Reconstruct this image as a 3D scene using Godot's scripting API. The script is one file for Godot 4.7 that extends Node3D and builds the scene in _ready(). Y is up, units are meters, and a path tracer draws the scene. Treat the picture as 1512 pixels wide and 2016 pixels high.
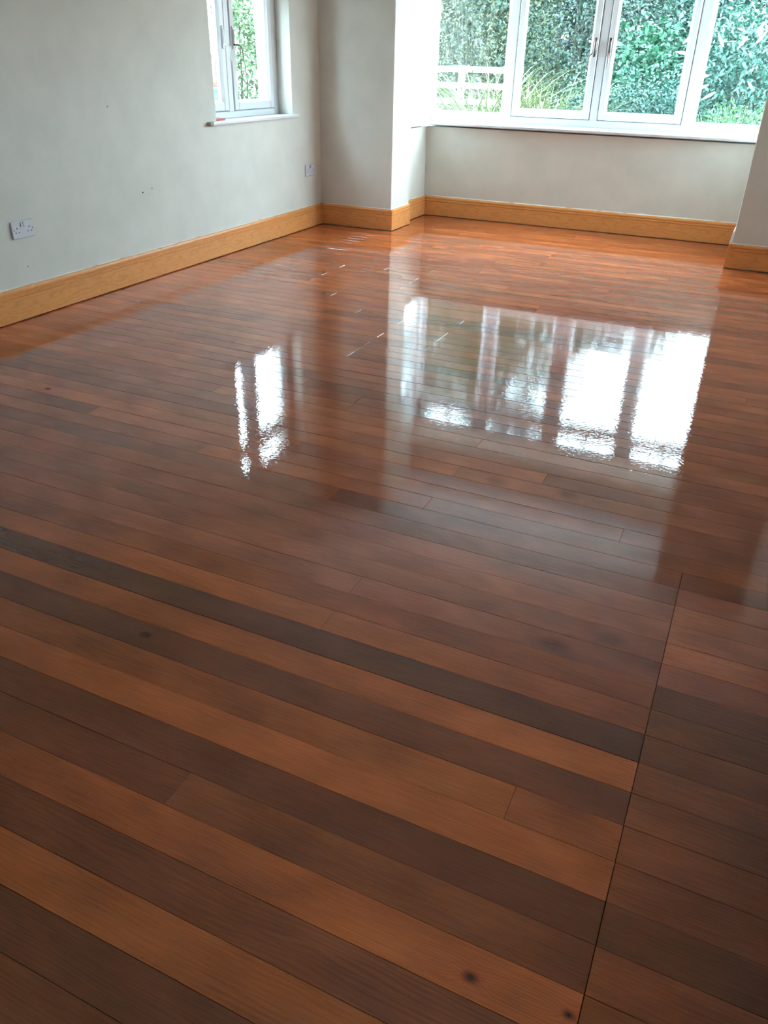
extends Node3D

# World: x runs along the window wall, y up, -z towards the bay. Left wall at x = 0, floor at y = 0.
const ROW := 0.0857          # width of one floorboard with its joint
const ROW0 := -0.401         # near edge of row 0
const JOINT_X := 3.515       # straight joint along which the right-hand boards start
const ROOM_R := 4.07
const BACK_Z := 1.55
const CEIL_Y := 2.75
const FAR_Z := -6.25
const BAY_L := 0.586
const BAY_R := 3.408
const PIER_L := 0.66
const PIER_R := 3.334
const BAY_Z := -7.153
const WOOD_TONE := 2.25
const LEAF_TONE := 0.29
# unseen window added beside the camera to brighten the near floor
const SIDE_Z0 := -1.25
const SIDE_Z1 := -0.25
const SIDE_Y0 := 0.9
const SIDE_Y1 := 1.75
const WIN_Z := -7.42         # room side of the bay window frame

var rng := RandomNumberGenerator.new()
var M := {}
var used := {}

# ---------------------------------------------------------------- helpers
func numbered(called: String) -> String:
	if not used.has(called):
		used[called] = 0
		return called
	used[called] += 1
	return "%s_%03d" % [called, used[called]]

func tag(o: Node, label := "", category := "", group := "", kind := "") -> void:
	if label: o.set_meta("label", label)
	if category: o.set_meta("category", category)
	if group: o.set_meta("group", group)
	if kind: o.set_meta("kind", kind)

func thing(called: String, at: Vector3, label: String, category: String, group := "") -> Node3D:
	var o := Node3D.new()
	o.name = numbered(called)
	add_child(o, true)
	o.position = at
	tag(o, label, category, group)
	return o

func begin() -> SurfaceTool:
	var st := SurfaceTool.new()
	st.begin(Mesh.PRIMITIVE_TRIANGLES)
	st.set_smooth_group(-1)
	return st

func put(called: String, st, mat: Material, parent: Node = null) -> MeshInstance3D:
	var o := MeshInstance3D.new()
	if parent == null:
		o.name = numbered(called)
		add_child(o, true)
	else:
		var n := called
		var k := 0
		while parent.has_node(NodePath(n)):
			k += 1
			n = "%s_%03d" % [called, k]
		o.name = n
		parent.add_child(o, true)
	if st is SurfaceTool:
		o.mesh = st.commit()
	else:
		o.mesh = st
	o.material_override = mat
	return o

func structure(called: String, st, mat: Material, label: String, category: String) -> MeshInstance3D:
	var o := put(called, st, mat)
	tag(o, label, category, "", "structure")
	return o

func tri(st: SurfaceTool, a: Vector3, b: Vector3, c: Vector3, hint: Vector3) -> void:
	var n := (c - a).cross(b - a)
	if n.length_squared() < 1e-18:
		return
	n = n.normalized()
	if n.dot(hint) < 0.0:
		var t := b
		b = c
		c = t
		n = -n
	for p: Vector3 in [a, b, c]:
		st.set_normal(n)
		var an := n.abs()
		if an.y >= an.x and an.y >= an.z: st.set_uv(Vector2(p.x, p.z))
		elif an.x >= an.z: st.set_uv(Vector2(p.z, p.y))
		else: st.set_uv(Vector2(p.x, p.y))
		st.add_vertex(p)

func quad(st: SurfaceTool, a: Vector3, b: Vector3, c: Vector3, d: Vector3, hint: Vector3) -> void:
	tri(st, a, b, c, hint)
	tri(st, a, c, d, hint)

# a box with chamfered edges
func cbox(st: SurfaceTool, p: Vector3, q: Vector3, c := 0.002) -> void:
	var lo := Vector3(minf(p.x, q.x), minf(p.y, q.y), minf(p.z, q.z))
	var hi := Vector3(maxf(p.x, q.x), maxf(p.y, q.y), maxf(p.z, q.z))
	var s := hi - lo
	c = minf(c, minf(s.x, minf(s.y, s.z)) * 0.45)
	var ctr := (lo + hi) * 0.5
	for k in 3:
		var i := (k + 1) % 3
		var j := (k + 2) % 3
		for sg in [-1, 1]:
			var pts := []
			for w in [[-1, -1], [1, -1], [1, 1], [-1, 1]]:
				var v := Vector3()
				v[k] = hi[k] if sg > 0 else lo[k]
				v[i] = hi[i] - c if w[0] > 0 else lo[i] + c
				v[j] = hi[j] - c if w[1] > 0 else lo[j] + c
				pts.append(v)
			var h := Vector3()
			h[k] = sg
			quad(st, pts[0], pts[1], pts[2], pts[3], h)
		if c <= 0.0: continue
		for si in [-1, 1]:
			for sj in [-1, 1]:
				var e := []
				for kk in [[-1, 0], [1, 0], [1, 1], [-1, 1]]:
					var v := Vector3()
					v[k] = hi[k] - c if kk[0] > 0 else lo[k] + c
					var a: float = hi[i] if si > 0 else lo[i]
					var b: float = hi[j] if sj > 0 else lo[j]
					v[i] = a if kk[1] == 0 else a - si * c
					v[j] = b - sj * c if kk[1] == 0 else b
					e.append(v)
				var h := Vector3()
				h[i] = si
				h[j] = sj
				quad(st, e[0], e[1], e[2], e[3], h)
	if c > 0.0:
		for sx in [-1, 1]:
			for sy in [-1, 1]:
				for sz in [-1, 1]:
					var v := Vector3(hi.x if sx > 0 else lo.x, hi.y if sy > 0 else lo.y, hi.z if sz > 0 else lo.z)
					tri(st, v - Vector3(0, sy * c, sz * c), v - Vector3(sx * c, 0, sz * c), v - Vector3(sx * c, sy * c, 0), Vector3(sx, sy, sz))

# a profile (outline of points: x = out from the wall, y = up) swept straight from a to b; "out" is the direction away from the wall
func sweep(st: SurfaceTool, prof: Array, a: Vector3, b: Vector3, out: Vector3) -> void:
	var n := prof.size()
	for i in n:
		var p: Vector2 = prof[i]
		var q: Vector2 = prof[(i + 1) % n]
		var e := q - p
		var no := Vector2(e.y, -e.x)
		var h := out * no.x + Vector3.UP * no.y
		quad(st, a + out * p.x + Vector3.UP * p.y, a + out * q.x + Vector3.UP * q.y, b + out * q.x + Vector3.UP * q.y, b + out * p.x + Vector3.UP * p.y, h)
	for e in [[a, (a - b)], [b, (b - a)]]:
		var poly := PackedVector2Array(prof)
		var idx := Geometry2D.triangulate_polygon(poly)
		for k in range(0, idx.size(), 3):
			var v := []
			for m in 3: v.append(e[0] + out * poly[idx[k + m]].x + Vector3.UP * poly[idx[k + m]].y)
			tri(st, v[0], v[1], v[2], e[1])

func tube(st: SurfaceTool, pts: Array, radii: Array, sides := 8, flat := 1.0) -> void:
	var rings := []
	var up := Vector3(0.13, 0.2, 0.97)
	for i in pts.size():
		var d: Vector3 = (pts[mini(i + 1, pts.size() - 1)] - pts[maxi(i - 1, 0)]).normalized()
		var u := d.cross(up).normalized()
		var v := u.cross(d).normalized()
		var ring := []
		for k in sides:
			var t := TAU * k / sides
			ring.append(pts[i] + (u * cos(t) + v * sin(t) * flat) * radii[i])
		rings.append(ring)
	for i in pts.size() - 1:
		for k in sides:
			var l := (k + 1) % sides
			var h: Vector3 = rings[i][k] + rings[i][l] - pts[i] * 2.0
			quad(st, rings[i][k], rings[i][l], rings[i + 1][l], rings[i + 1][k], h)
	for e in [[0, 1], [pts.size() - 1, pts.size() - 2]]:
		for k in range(1, sides - 1):
			tri(st, rings[e[0]][0], rings[e[0]][k], rings[e[0]][k + 1], pts[e[0]] - pts[e[1]])

func lathe(st: SurfaceTool, prof: Array, at: Vector3, sides := 20) -> void:
	for i in prof.size() - 1:
		var p: Vector2 = prof[i]
		var q: Vector2 = prof[i + 1]
		for k in sides:
			var t := TAU * k / sides
			var u := TAU * (k + 1) / sides
			var e := q - p
			var no := Vector2(e.y, -e.x)
			var m := (t + u) * 0.5
			quad(st, at + Vector3(p.x * cos(t), p.y, p.x * sin(t)), at + Vector3(p.x * cos(u), p.y, p.x * sin(u)), at + Vector3(q.x * cos(u), q.y, q.x * sin(u)), at + Vector3(q.x * cos(t), q.y, q.x * sin(t)), Vector3(no.x * cos(m), no.y, no.x * sin(m)))

# ---------------------------------------------------------------- textures and materials
func noise_image(s: int, w: int, h: int, freq: float, octaves := 3) -> Image:
	var n := FastNoiseLite.new()
	n.seed = s
	n.noise_type = FastNoiseLite.TYPE_SIMPLEX_SMOOTH
	n.frequency = freq
	n.fractal_octaves = octaves
	return n.get_seamless_image(w, h, false, false, 0.12)

func stretched(s: int, w: int, h: int, sw: int, sh: int, freq: float, octaves := 3) -> PackedByteArray:
	var im := noise_image(s, sw, sh, freq, octaves)
	im.convert(Image.FORMAT_L8)
	im.resize(w, h, Image.INTERPOLATE_CUBIC)
	return im.get_data()

# 12 strips of pine grain, each one board wide (85 px), 2.4 m long (2048 px); strips 8 to 11 carry knots
const GW := 2048
const GH := 1024
const KNOTS := [[8, 1.2, 0.046, 0.022, 1], [9, 1.2, 0.04, 0.012, 0], [10, 1.2, 0.052, 0.0105, 0], [10, 1.355, 0.040, 0.008, 0], [11, 0.9, 0.05, 0.024, 1], [11, 1.144, 0.035, 0.024, 1]]
func grain_texture() -> ImageTexture:
	var fine := stretched(3, GW, GH, 128, GH, 0.16, 4)
	var mid := stretched(5, GW, GH, 96, 256, 0.05, 3)
	var blot := stretched(7, GW, GH, 192, 192, 0.035, 3)
	var speck := stretched(9, GW, GH, 512, GH, 0.35, 2)
	var out := PackedByteArray()
	out.resize(GW * GH * 3)
	var strip := GH / 12.0
	for y in GH:
		var s := int(y / strip)
		var v := (y - s * strip) / strip
		var rings := 9.0 + fmod(s * 5.3, 9.0)
		var strength := 0.06 + 0.04 * fmod(s * 1.7, 3.0)
		var ks := []
		for k in KNOTS:
			if k[0] == s: ks.append(k)
		var row := y * GW
		for x in GW:
			var i := row + x
			var b: float = blot[i] / 255.0
			var m: float = mid[i] / 255.0
			var f: float = fine[i] / 255.0
			var t := v * rings + m * 2.6 + b * 1.2
			var dark := 0.0
			var red := 0.0
			for k in ks:
				var dx: float = x * 2.4 / GW - k[1]
				var dy: float = v * 0.0857 - k[2]
				var d := sqrt(dx * dx * (0.5 if k[4] == 0 else 0.4) + dy * dy) / float(k[3])
				if d < 5.0:
					d *= 0.8 + 0.4 * f
					t += 2.2 * exp(-d * d * 0.25) * signf(dy)
					if k[4] == 0:
						dark = maxf(dark, clampf(1.25 - d, 0.0, 1.0))
						red = maxf(red, exp(-d * 0.8))
					else:
						dark = maxf(dark, 0.45 * clampf(1.5 - d, 0.0, 1.0) * (0.4 + f))
						red = maxf(red, 0.4 * exp(-d * 0.9))
			var line := 0.5 + 0.5 * sin(t * TAU)
			line *= line
			var val := 1.0 - strength * line * (0.5 + m) - 0.36 * (f - 0.5) + 0.44 * (b - 0.5)
			if speck[i] > 200: val -= 0.22
			val *= 1.0 - 0.86 * dark
			val = clampf(val, 0.03, 1.25) / 1.25
			var r := val
			var g := val * (1.0 - 0.14 * (1.0 - val)) * (1.0 - 0.22 * red)
			var bl := val * (1.0 - 0.22 * (1.0 - val)) * (1.0 - 0.25 * red)
			var o := i * 3
			out[o] = int(255.0 * pow(r, 0.4545))
			out[o + 1] = int(255.0 * pow(g, 0.4545))
			out[o + 2] = int(255.0 * pow(bl, 0.4545))
	return ImageTexture.create_from_image(Image.create_from_data(GW, GH, false, Image.FORMAT_RGB8, out))

func oak_texture() -> ImageTexture:
	var w := 1024
	var h := 256
	var fine := stretched(23, w, h, 96, h, 0.3, 3)
	var mid := stretched(25, w, h, 40, 40, 0.06, 3)
	var fleck := stretched(29, w, h, 300, h, 0.3, 2)
	var out := PackedByteArray()
	out.resize(w * h * 3)
	for y in h:
		for x in w:
			var i := y * w + x
			var f: float = fine[i] / 255.0
			var m: float = mid[i] / 255.0
			var t := float(y) / h * 6.0 + m * 3.0
			var line := 0.5 + 0.5 * sin(t * TAU)
			line = line * line * line
			var val := 1.0 - 0.11 * line - 0.20 * (f - 0.5)
			if fleck[i] > 185: val -= 0.13
			val = clampf(val, 0.2, 1.2) / 1.2
			var o := i * 3
			out[o] = int(255.0 * pow(val, 0.4545))
			out[o + 1] = int(255.0 * pow(val * (0.86 + 0.14 * val), 0.4545))
			out[o + 2] = int(255.0 * pow(val * (0.74 + 0.26 * val), 0.4545))
	return ImageTexture.create_from_image(Image.create_from_data(w, h, false, Image.FORMAT_RGB8, out))

func noise_tex(s: int, size: int, freq: float, octaves: int, ramp: Array, as_normal := 0.0) -> NoiseTexture2D:
	var t := NoiseTexture2D.new()
	var n := FastNoiseLite.new()
	n.seed = s
	n.noise_type = FastNoiseLite.TYPE_SIMPLEX_SMOOTH
	n.frequency = freq
	n.fractal_octaves = octaves
	t.noise = n
	t.width = size
	t.height = size
	t.seamless = true
	if as_normal > 0.0:
		t.as_normal_map = true
		t.bump_strength = as_normal
	elif ramp:
		var g := Gradient.new()
		g.set_color(0, ramp[0])
		g.set_color(1, ramp[1])
		t.color_ramp = g
	return t

func lin(r: float, g: float, b: float) -> Color:
	return Color(r, g, b).linear_to_srgb()

func mat(c: Color, rough := 0.6, spec := 0.5) -> StandardMaterial3D:
	var m := StandardMaterial3D.new()
	m.albedo_color = c
	m.roughness = rough
	m.metallic_specular = spec
	return m

func materials() -> void:
	var wood := mat(lin(1, 1, 1), 0.026, 0.707)
	wood.albedo_color = Color(1, 1, 1)
	wood.albedo_texture = grain_texture()
	wood.vertex_color_use_as_albedo = true
	wood.normal_enabled = true
	wood.normal_texture = noise_tex(41, 1024, 0.09, 3, [], 8.0)
	wood.normal_scale = 0.0095
	M.wood = wood
	M.subfloor = mat(lin(0.03, 0.018, 0.012), 0.8)
	var oak := mat(lin(0.98, 0.42, 0.135), 0.38, 0.4)
	oak.albedo_texture = oak_texture()
	oak.uv1_scale = Vector3(0.8, 4.0, 1)
	M.oak = oak
	var paint := mat(lin(0.765, 0.74, 0.67), 0.85, 0.3)
	paint.albedo_texture = noise_tex(51, 512, 0.01, 4, [Color(0.955, 0.955, 0.955), Color(1, 1, 1)])
	paint.uv1_triplanar = true
	paint.uv1_world_triplanar = true
	paint.uv1_scale = Vector3(0.7, 0.7, 0.7)
	M.paint = paint
	M.ceiling = mat(lin(0.88, 0.89, 0.90), 0.9, 0.3)
	M.white = mat(lin(0.72, 0.72, 0.73), 0.28, 0.5)
	M.dark_grey = mat(lin(0.10, 0.10, 0.11), 0.7)
	M.caulk = mat(lin(0.82, 0.79, 0.70), 0.7)
	M.horn_olive = mat(lin(0.33, 0.32, 0.24), 0.8)
	M.plastic = mat(lin(0.72, 0.73, 0.78), 0.25)
	M.slot = mat(lin(0.015, 0.015, 0.018), 0.6)
	M.stain = mat(lin(0.32, 0.30, 0.26), 0.9)
	var brass := mat(lin(0.16, 0.12, 0.10), 0.3)
	brass.metallic = 0.85
	M.brass = brass
	M.dark_metal = mat(lin(0.04, 0.018, 0.012), 0.35)
	M.red = mat(lin(0.55, 0.06, 0.05), 0.5)
	M.web = mat(lin(0.75, 0.72, 0.62), 0.8)
	var glass := StandardMaterial3D.new()
	glass.transparency = BaseMaterial3D.TRANSPARENCY_ALPHA
	glass.albedo_color = Color(0.95, 1.0, 0.99, 0.03)
	glass.roughness = 0.0
	glass.metallic_specular = 0.5
	M.glass = glass
	M.render_white = mat(lin(0.80, 0.80, 0.78), 0.9)
	M.fence = mat(lin(0.85, 0.86, 0.86), 0.5)
	M.ground = mat(lin(0.60, 0.60, 0.58), 0.95)
	M.ground.albedo_texture = noise_tex(61, 512, 0.05, 4, [Color(0.7, 0.7, 0.68), Color(1, 1, 1)])
	M.ground.uv1_triplanar = true
	M.ground.uv1_world_triplanar = true
	M.soil = mat(lin(0.08, 0.10, 0.05), 0.95)
	M.brick = mat(lin(0.17, 0.045, 0.03), 0.9)
	M.brick_pale = mat(lin(0.21, 0.075, 0.05), 0.9)
	M.mortar = mat(lin(0.2, 0.18, 0.16), 0.95)
	M.blue = mat(lin(0.03, 0.12, 0.26), 0.4)
	M.bark = mat(lin(0.045, 0.045, 0.025), 0.9)
	var leaf := mat(Color(1, 1, 1), 0.42, 0.5)
	leaf.vertex_color_use_as_albedo = true
	leaf.backlight_enabled = true
	leaf.backlight = Color(0.5, 0.5, 0.4)
	M.leaf = leaf
	M.flower = mat(lin(0.78, 0.70, 0.74), 0.8)

# ---------------------------------------------------------------- floor
# tone of a board: [red, green, blue] linear
const TONES := {
	"dark": [0.082, 0.026, 0.012], "darkred": [0.11, 0.032, 0.016], "brown": [0.15, 0.044, 0.019], "mid": [0.18, 0.050, 0.021],
	"red": [0.20, 0.052, 0.022], "orange": [0.235, 0.066, 0.021], "light": [0.26, 0.071, 0.025], "olive": [0.118, 0.037, 0.016],
}

func board(parent: Node, x0: float, x1: float, row: int, tone: String, tone2: String, strip: int, u0: float) -> void:
	var z1 := ROW0 - ROW * row - 0.0003
	var z0 := ROW0 - ROW * (row + 1) + 0.0003
	x0 += 0.0003
	x1 -= 0.0003
	var ch := rng.randf_range(0.0003, 0.0008) if row < 19 else rng.randf_range(0.0007, 0.0017)
	var ce := ch * 0.4
	var lift := rng.randf_range(-0.0003, 0.0003)
	var tilt := rng.randf_range(-0.00016, 0.00016)
	var a: Array = TONES[tone]
	var b: Array = TONES[tone2]
	var st := begin()
	var n := clampi(int((x1 - x0) / 0.22), 2, 12)
	var seed_a := rng.randf() * 10.0
	var swap := rng.randf() < 0.5
	var cols := []
	for i in n + 1:
		var pair := []
		for j in 2:
			var t := float(i) / n
			var w := clampf(t + 0.22 * sin(seed_a + t * 7.0 + j * 1.3), 0.0, 1.0)
			if swap and tone == tone2: w = 1.0 - w
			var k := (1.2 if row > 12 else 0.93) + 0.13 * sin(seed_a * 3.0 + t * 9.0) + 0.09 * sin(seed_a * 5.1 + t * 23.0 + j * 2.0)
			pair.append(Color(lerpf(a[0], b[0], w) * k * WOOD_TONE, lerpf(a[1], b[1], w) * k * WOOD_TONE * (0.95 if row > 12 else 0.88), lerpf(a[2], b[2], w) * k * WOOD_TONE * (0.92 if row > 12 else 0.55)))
		cols.append(pair)
	var bow := func(j: int) -> float: return lift + tilt * (1.0 if j else -1.0)
	var vert := func(x: float, y: float, z: float, no: Vector3, c: Color) -> void:
		st.set_normal(no)
		st.set_uv(Vector2((x - x0 + u0) / 2.4, (strip + (z - z0) / ROW) * (85.3333 / GH)))
		st.set_color(c)
		st.add_vertex(Vector3(x, y, z))
	var up := Vector3(0, 1, -tilt * 2.0 / ROW).normalized()
	var f := func(p: Array, no: Vector3, c: Array) -> void:
		# p: four corners in order round the face
		var g := (p[2] - p[0] as Vector3).cross(p[1] - p[0])
		var order := [0, 1, 2, 0, 2, 3] if g.dot(no) > 0.0 else [0, 2, 1, 0, 3, 2]
		for k: int in order: vert.call(p[k].x, p[k].y, p[k].z, no, c[k])
	for i in n:
		var xa := lerpf(x0, x1, float(i) / n)
		var xb := lerpf(x0, x1, float(i + 1) / n)
		var xi := maxf(xa, x0 + ce)
		var xj := minf(xb, x1 - ce)
		f.call([Vector3(xi, bow.call(0), z0 + ch), Vector3(xj, bow.call(0), z0 + ch), Vector3(xj, bow.call(1), z1 - ch), Vector3(xi, bow.call(1), z1 - ch)], up, [cols[i][0], cols[i + 1][0], cols[i + 1][1], cols[i][1]])
	var ca: Color = cols[0][0]
	var cb: Color = cols[n][1]
	var dz := 0.018
	for s in 2:
		var z := z1 if s else z0
		var zi := z1 - ch if s else z0 + ch
		var y: float = bow.call(s)
		var sg := 1.0 if s else -1.0
		f.call([Vector3(x0 + ce, y, zi), Vector3(x1 - ce, y, zi), Vector3(x1, y - ch, z), Vector3(x0, y - ch, z)], Vector3(0, 1, sg).normalized(), [ca, cb, cb, ca])
		f.call([Vector3(x0, y - ch, z), Vector3(x1, y - ch, z), Vector3(x1, -dz, z), Vector3(x0, -dz, z)], Vector3(0, 0, sg), [ca, cb, cb, ca])
		var x := x1 if s else x0
		var xi := x1 - ce if s else x0 + ce
		f.call([Vector3(xi, bow.call(0), z0 + ch), Vector3(xi, bow.call(1), z1 - ch), Vector3(x, bow.call(1) - ch, z1), Vector3(x, bow.call(0) - ch, z0)], Vector3(sg, 1, 0).normalized(), [ca, cb, cb, ca])
		f.call([Vector3(x, bow.call(0) - ch, z0), Vector3(x, bow.call(1) - ch, z1), Vector3(x, -dz, z1), Vector3(x, -dz, z0)], Vector3(sg, 0, 0), [ca, cb, cb, ca])
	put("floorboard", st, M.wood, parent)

func make_floor() -> void:
	var st := begin()
	cbox(st, Vector3(-0.3, -0.25, -7.55), Vector3(ROOM_R + 0.3, -0.0175, BACK_Z + 0.3), 0.0)
	var fl := structure("floor", st, M.subfloor, "glossy varnished floor of long reddish brown pine boards", "floor")
	# rows as the photo shows them: tone at the left end, tone at the right end, butt joints
	var L := {
		-1: [["olive", "olive"]], 0: [["dark", "dark"]], 1: [["orange", "orange"]], 2: [["darkred", "brown"]],
		3: [["light", "light"]], 4: [["red", "darkred", 2.70], ["brown", "brown"]], 5: [["darkred", "darkred"]], 6: [["light", "light"]],
		7: [["brown", "orange", 3.304], ["mid", "light"]], 8: [["olive", "darkred"]], 9: [["light", "light"]], 10: [["dark", "dark"]],
		11: [["light", "light", 2.71], ["light", "red"]], 12: [["mid", "red"]], 13: [["mid", "mid", 2.706], ["red", "darkred"]], 14: [["red", "brown"]],
		15: [["brown", "mid"]], 16: [["red", "mid"]], 17: [["mid", "brown"]], 18: [["brown", "brown", 2.41], ["darkred", "mid"]],
		20: [["mid", "brown", 1.21], ["light", "mid", 3.32], ["mid", "brown"]], 21: [["light", "orange", 2.11], ["red", "mid"]], 22: [["mid", "orange", 2.713], ["orange", "mid"]], 23: [["brown", "brown", 1.81], ["mid", "light", 3.01], ["mid", "mid"]],
	}
	# boards with a knot: row -> [strip, where the strip's knot is along it, x of the knot]
	var KN := {3: [10, 1.2, 3.345], 8: [9, 1.2, 2.33], 13: [8, 1.2, 3.261], 14: [8, 1.2, 3.39], 21: [9, 1.2, 0.874], 22: [11, 0.9, 2.865]}
	var names := ["mid", "red", "orange", "light", "mid", "orange", "light", "brown"]
	var last := -1
	for row in range(-7, 80):
		var zn := ROW0 - ROW * row
		var xl := 0.004
		var xr := JOINT_X if row < 19 else ROOM_R - 0.004
		if zn - ROW < FAR_Z - 0.004:
			xl = BAY_L + 0.004
			xr = BAY_R - 0.004
			if zn > FAR_Z and zn > FAR_Z + 0.03:
				xl = 0.004
				xr = ROOM_R - 0.004
			if zn - ROW > -6.62:
				xl = PIER_L + 0.004
				xr = PIER_R - 0.004
		if zn - ROW < BAY_Z - 0.03: break
		var plan: Array = []
		if L.has(row):
			plan = L[row]
		else:
			var k := rng.randi_range(0, 7)
			if k == last: k = (k + 3) % 8
			last = k
			var j1 := 0.31 + 0.3 * rng.randi_range(2, 6)
			var j2 := j1 + 0.3 * rng.randi_range(3, 5)
			plan = [[names[k], names[rng.randi_range(0, 5)], j1]]
			if j2 < xr - 0.4 and rng.randf() < 0.6:
				plan.append([names[rng.randi_range(0, 7)], names[rng.randi_range(0, 5)], j2])
			plan.append([names[rng.randi_range(0, 7)], names[k]])
		var x := xl
		for p: Array in plan:
			var e: float = p[2] if p.size() > 2 else xr
			if e <= x + 0.1: continue
			if e > xr: e = xr
			var strip := rng.randi_range(0, 7)
			var u := rng.randf_range(0.0, 2.4)
			if KN.has(row) and KN[row][2] > x and KN[row][2] < e:
				strip = KN[row][0]
				u = KN[row][1] - (KN[row][2] - x)
			board(fl, x, e, row, p[0], p[1], strip, u)
			x = e
			if e >= xr: break
		if row < 19:
			var R := ["brown", "brown", "brown", "brown", "mid", "olive", "mid", "mid", "brown", "brown", "brown", "olive", "olive", "red", "light", "light", "orange", "mid", "brown"]
			var t: String = R[row] if row >= 0 else "brown"
			board(fl, JOINT_X + 0.0008, ROOM_R - 0.004, row, t, "brown" if row % 3 == 0 else t, rng.randi_range(0, 7), rng.randf_range(0.0, 2.4))
	# plain wood under the part of the room behind the camera
	var b := begin()
	cbox(b, Vector3(0.004, -0.0175, ROW0 + ROW * 7 + 0.001), Vector3(ROOM_R - 0.004, 0, BACK_Z - 0.004), 0.001)
	var wm: StandardMaterial3D = mat(lin(0.19, 0.08, 0.04), 0.1)
	put("rear_boarding", b, wm, fl)

# ---------------------------------------------------------------- room shell
func walls() -> void:
	var P: Material = M.paint
	var st := begin()
	# left wall with the small window's opening
	var wz0 := -5.815
	var wz1 := -4.818
	cbox(st, Vector3(-0.3, -0.2, wz1), Vector3(0, CEIL_Y + 0.1, BACK_Z + 0.3), 0.0)
	cbox(st, Vector3(-0.3, -0.2, -6.62), Vector3(0, CEIL_Y + 0.1, wz0), 0.0)
	cbox(st, Vector3(-0.3, -0.2, wz0), Vector3(0, 0.845, wz1), 0.0)
	cbox(st, Vector3(-0.3, 2.05, wz0), Vector3(0, CEIL_Y + 0.1, wz1), 0.0)
	var wl := structure("wall_left", st, P, "cream painted left wall with the small window and two sockets", "wall")
	# old nail holes and scuffs
	for k in [[0.99, -3.80, 0.005], [0.514, -4.003, 0.005], [0.528, -4.091, 0.0035], [0.259, -3.034, 0.004], [0.50, -4.06, 0.002]]:
		var s := begin()
		var c := Vector3(0.0, k[0], k[1])
		var ring := []
		for i in 9:
			var t := TAU * i / 9.0
			var r: float = k[2] * (0.8 + 0.4 * absf(sin(i * 2.3)))
			ring.append(c + Vector3(0.0004, r * sin(t), r * 1.3 * cos(t)))
		for i in 9: tri(s, c + Vector3(0.0012, 0, 0), ring[i], ring[(i + 1) % 9], Vector3.RIGHT)
		put("nail_hole", s, M.slot if k[0] < 0.6 and k[0] > 0.3 else M.stain, wl)
	st = begin()
	cbox(st, Vector3(-0.3, -0.2, -6.62), Vector3(PIER_L, CEIL_Y + 0.1, FAR_Z), 0.004)
	structure("wall_far", st, P, "white painted pier between the left wall and the bay", "wall")
	st = begin()
	cbox(st, Vector3(PIER_R, -0.2, -6.62), Vector3(ROOM_R + 0.3, CEIL_Y + 0.1, FAR_Z), 0.004)
	var rp := structure("wall_far", st, P, "shaded grey brown pier to the right of the bay", "wall")
	# flared lump of plaster above the skirting on the pier's corner
	st = begin()
	var prev := []
	for i in 9:
		var t := i / 8.0
		var y := lerpf(0.170, 0.262, t)
		var w := 0.0195 * pow(1.0 - t, 0.62) + 0.0006
		var ring := [Vector3(PIER_R + 0.004, y, FAR_Z + 0.0016), Vector3(PIER_R - w, y, FAR_Z - 0.004), Vector3(PIER_R - w, y, FAR_Z - 0.34), Vector3(PIER_R + 0.004, y, FAR_Z - 0.35)]
		if prev:
			quad(st, prev[0], prev[1], ring[1], ring[0], Vector3(-0.3, 0.1, 1))
			quad(st, prev[1], prev[2], ring[2], ring[1], Vector3(-1, 0.3, 0))
		else:
			quad(st, ring[0], ring[1], ring[2], ring[3], Vector3.DOWN)
		prev = ring
	put("plaster_flare", st, M.ceiling, rp)
	st = begin()
	cbox(st, Vector3(ROOM_R, -0.2, -6.62), Vector3(ROOM_R + 0.3, CEIL_Y + 0.1, SIDE_Z0), 0.0)
	cbox(st, Vector3(ROOM_R, -0.2, SIDE_Z1), Vector3(ROOM_R + 0.3, CEIL_Y + 0.1, BACK_Z + 0.3), 0.0)
	cbox(st, Vector3(ROOM_R, -0.2, SIDE_Z0), Vector3(ROOM_R + 0.3, SIDE_Y0, SIDE_Z1), 0.0)
	cbox(st, Vector3(ROOM_R, SIDE_Y1, SIDE_Z0), Vector3(ROOM_R + 0.3, CEIL_Y + 0.1, SIDE_Z1), 0.0)
	structure("wall_right", st, P, "cream painted right wall, seen only in the floor's gloss", "wall")
	st = begin()
	cbox(st, Vector3(-0.3, -0.2, BACK_Z), Vector3(ROOM_R + 0.3, CEIL_Y + 0.1, BACK_Z + 0.3), 0.0)
	structure("wall_back", st, P, "cream painted wall behind the camera", "wall")
	# bay: low walls under the windows, lintels above
	st = begin()
	cbox(st, Vector3(0.30, -0.2, -7.55), Vector3(3.70, 0.746, BAY_Z), 0.0)
	cbox(st, Vector3(0.30, 2.27, -7.55), Vector3(3.70, CEIL_Y + 0.1, BAY_Z), 0.003)
	structure("wall_bay", st, P, "low white wall under the wide bay window", "wall")
	st = begin()
	cbox(st, Vector3(0.30, -0.2, BAY_Z), Vector3(BAY_L, 0.746, -6.61), 0.0)
	cbox(st, Vector3(0.30, 2.27, BAY_Z), Vector3(BAY_L, CEIL_Y + 0.1, -6.61), 0.003)
	structure("wall_bay", st, P, "short low wall at the bay's left end", "wall")
	st = begin()
	cbox(st, Vector3(BAY_R, -0.2, BAY_Z), Vector3(3.70, 0.746, -6.61), 0.0)
	cbox(st, Vector3(BAY_R, 2.27, BAY_Z), Vector3(3.70, CEIL_Y + 0.1, -6.61), 0.003)
	structure("wall_bay", st, P, "short low wall at the bay's right end behind the pier", "wall")
	st = begin()
	cbox(st, Vector3(-0.3, CEIL_Y, -7.55), Vector3(ROOM_R + 0.3, CEIL_Y + 0.25, BACK_Z + 0.3), 0.0)
	structure("ceiling", st, M.ceiling, "plain white ceiling", "ceiling")

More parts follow.
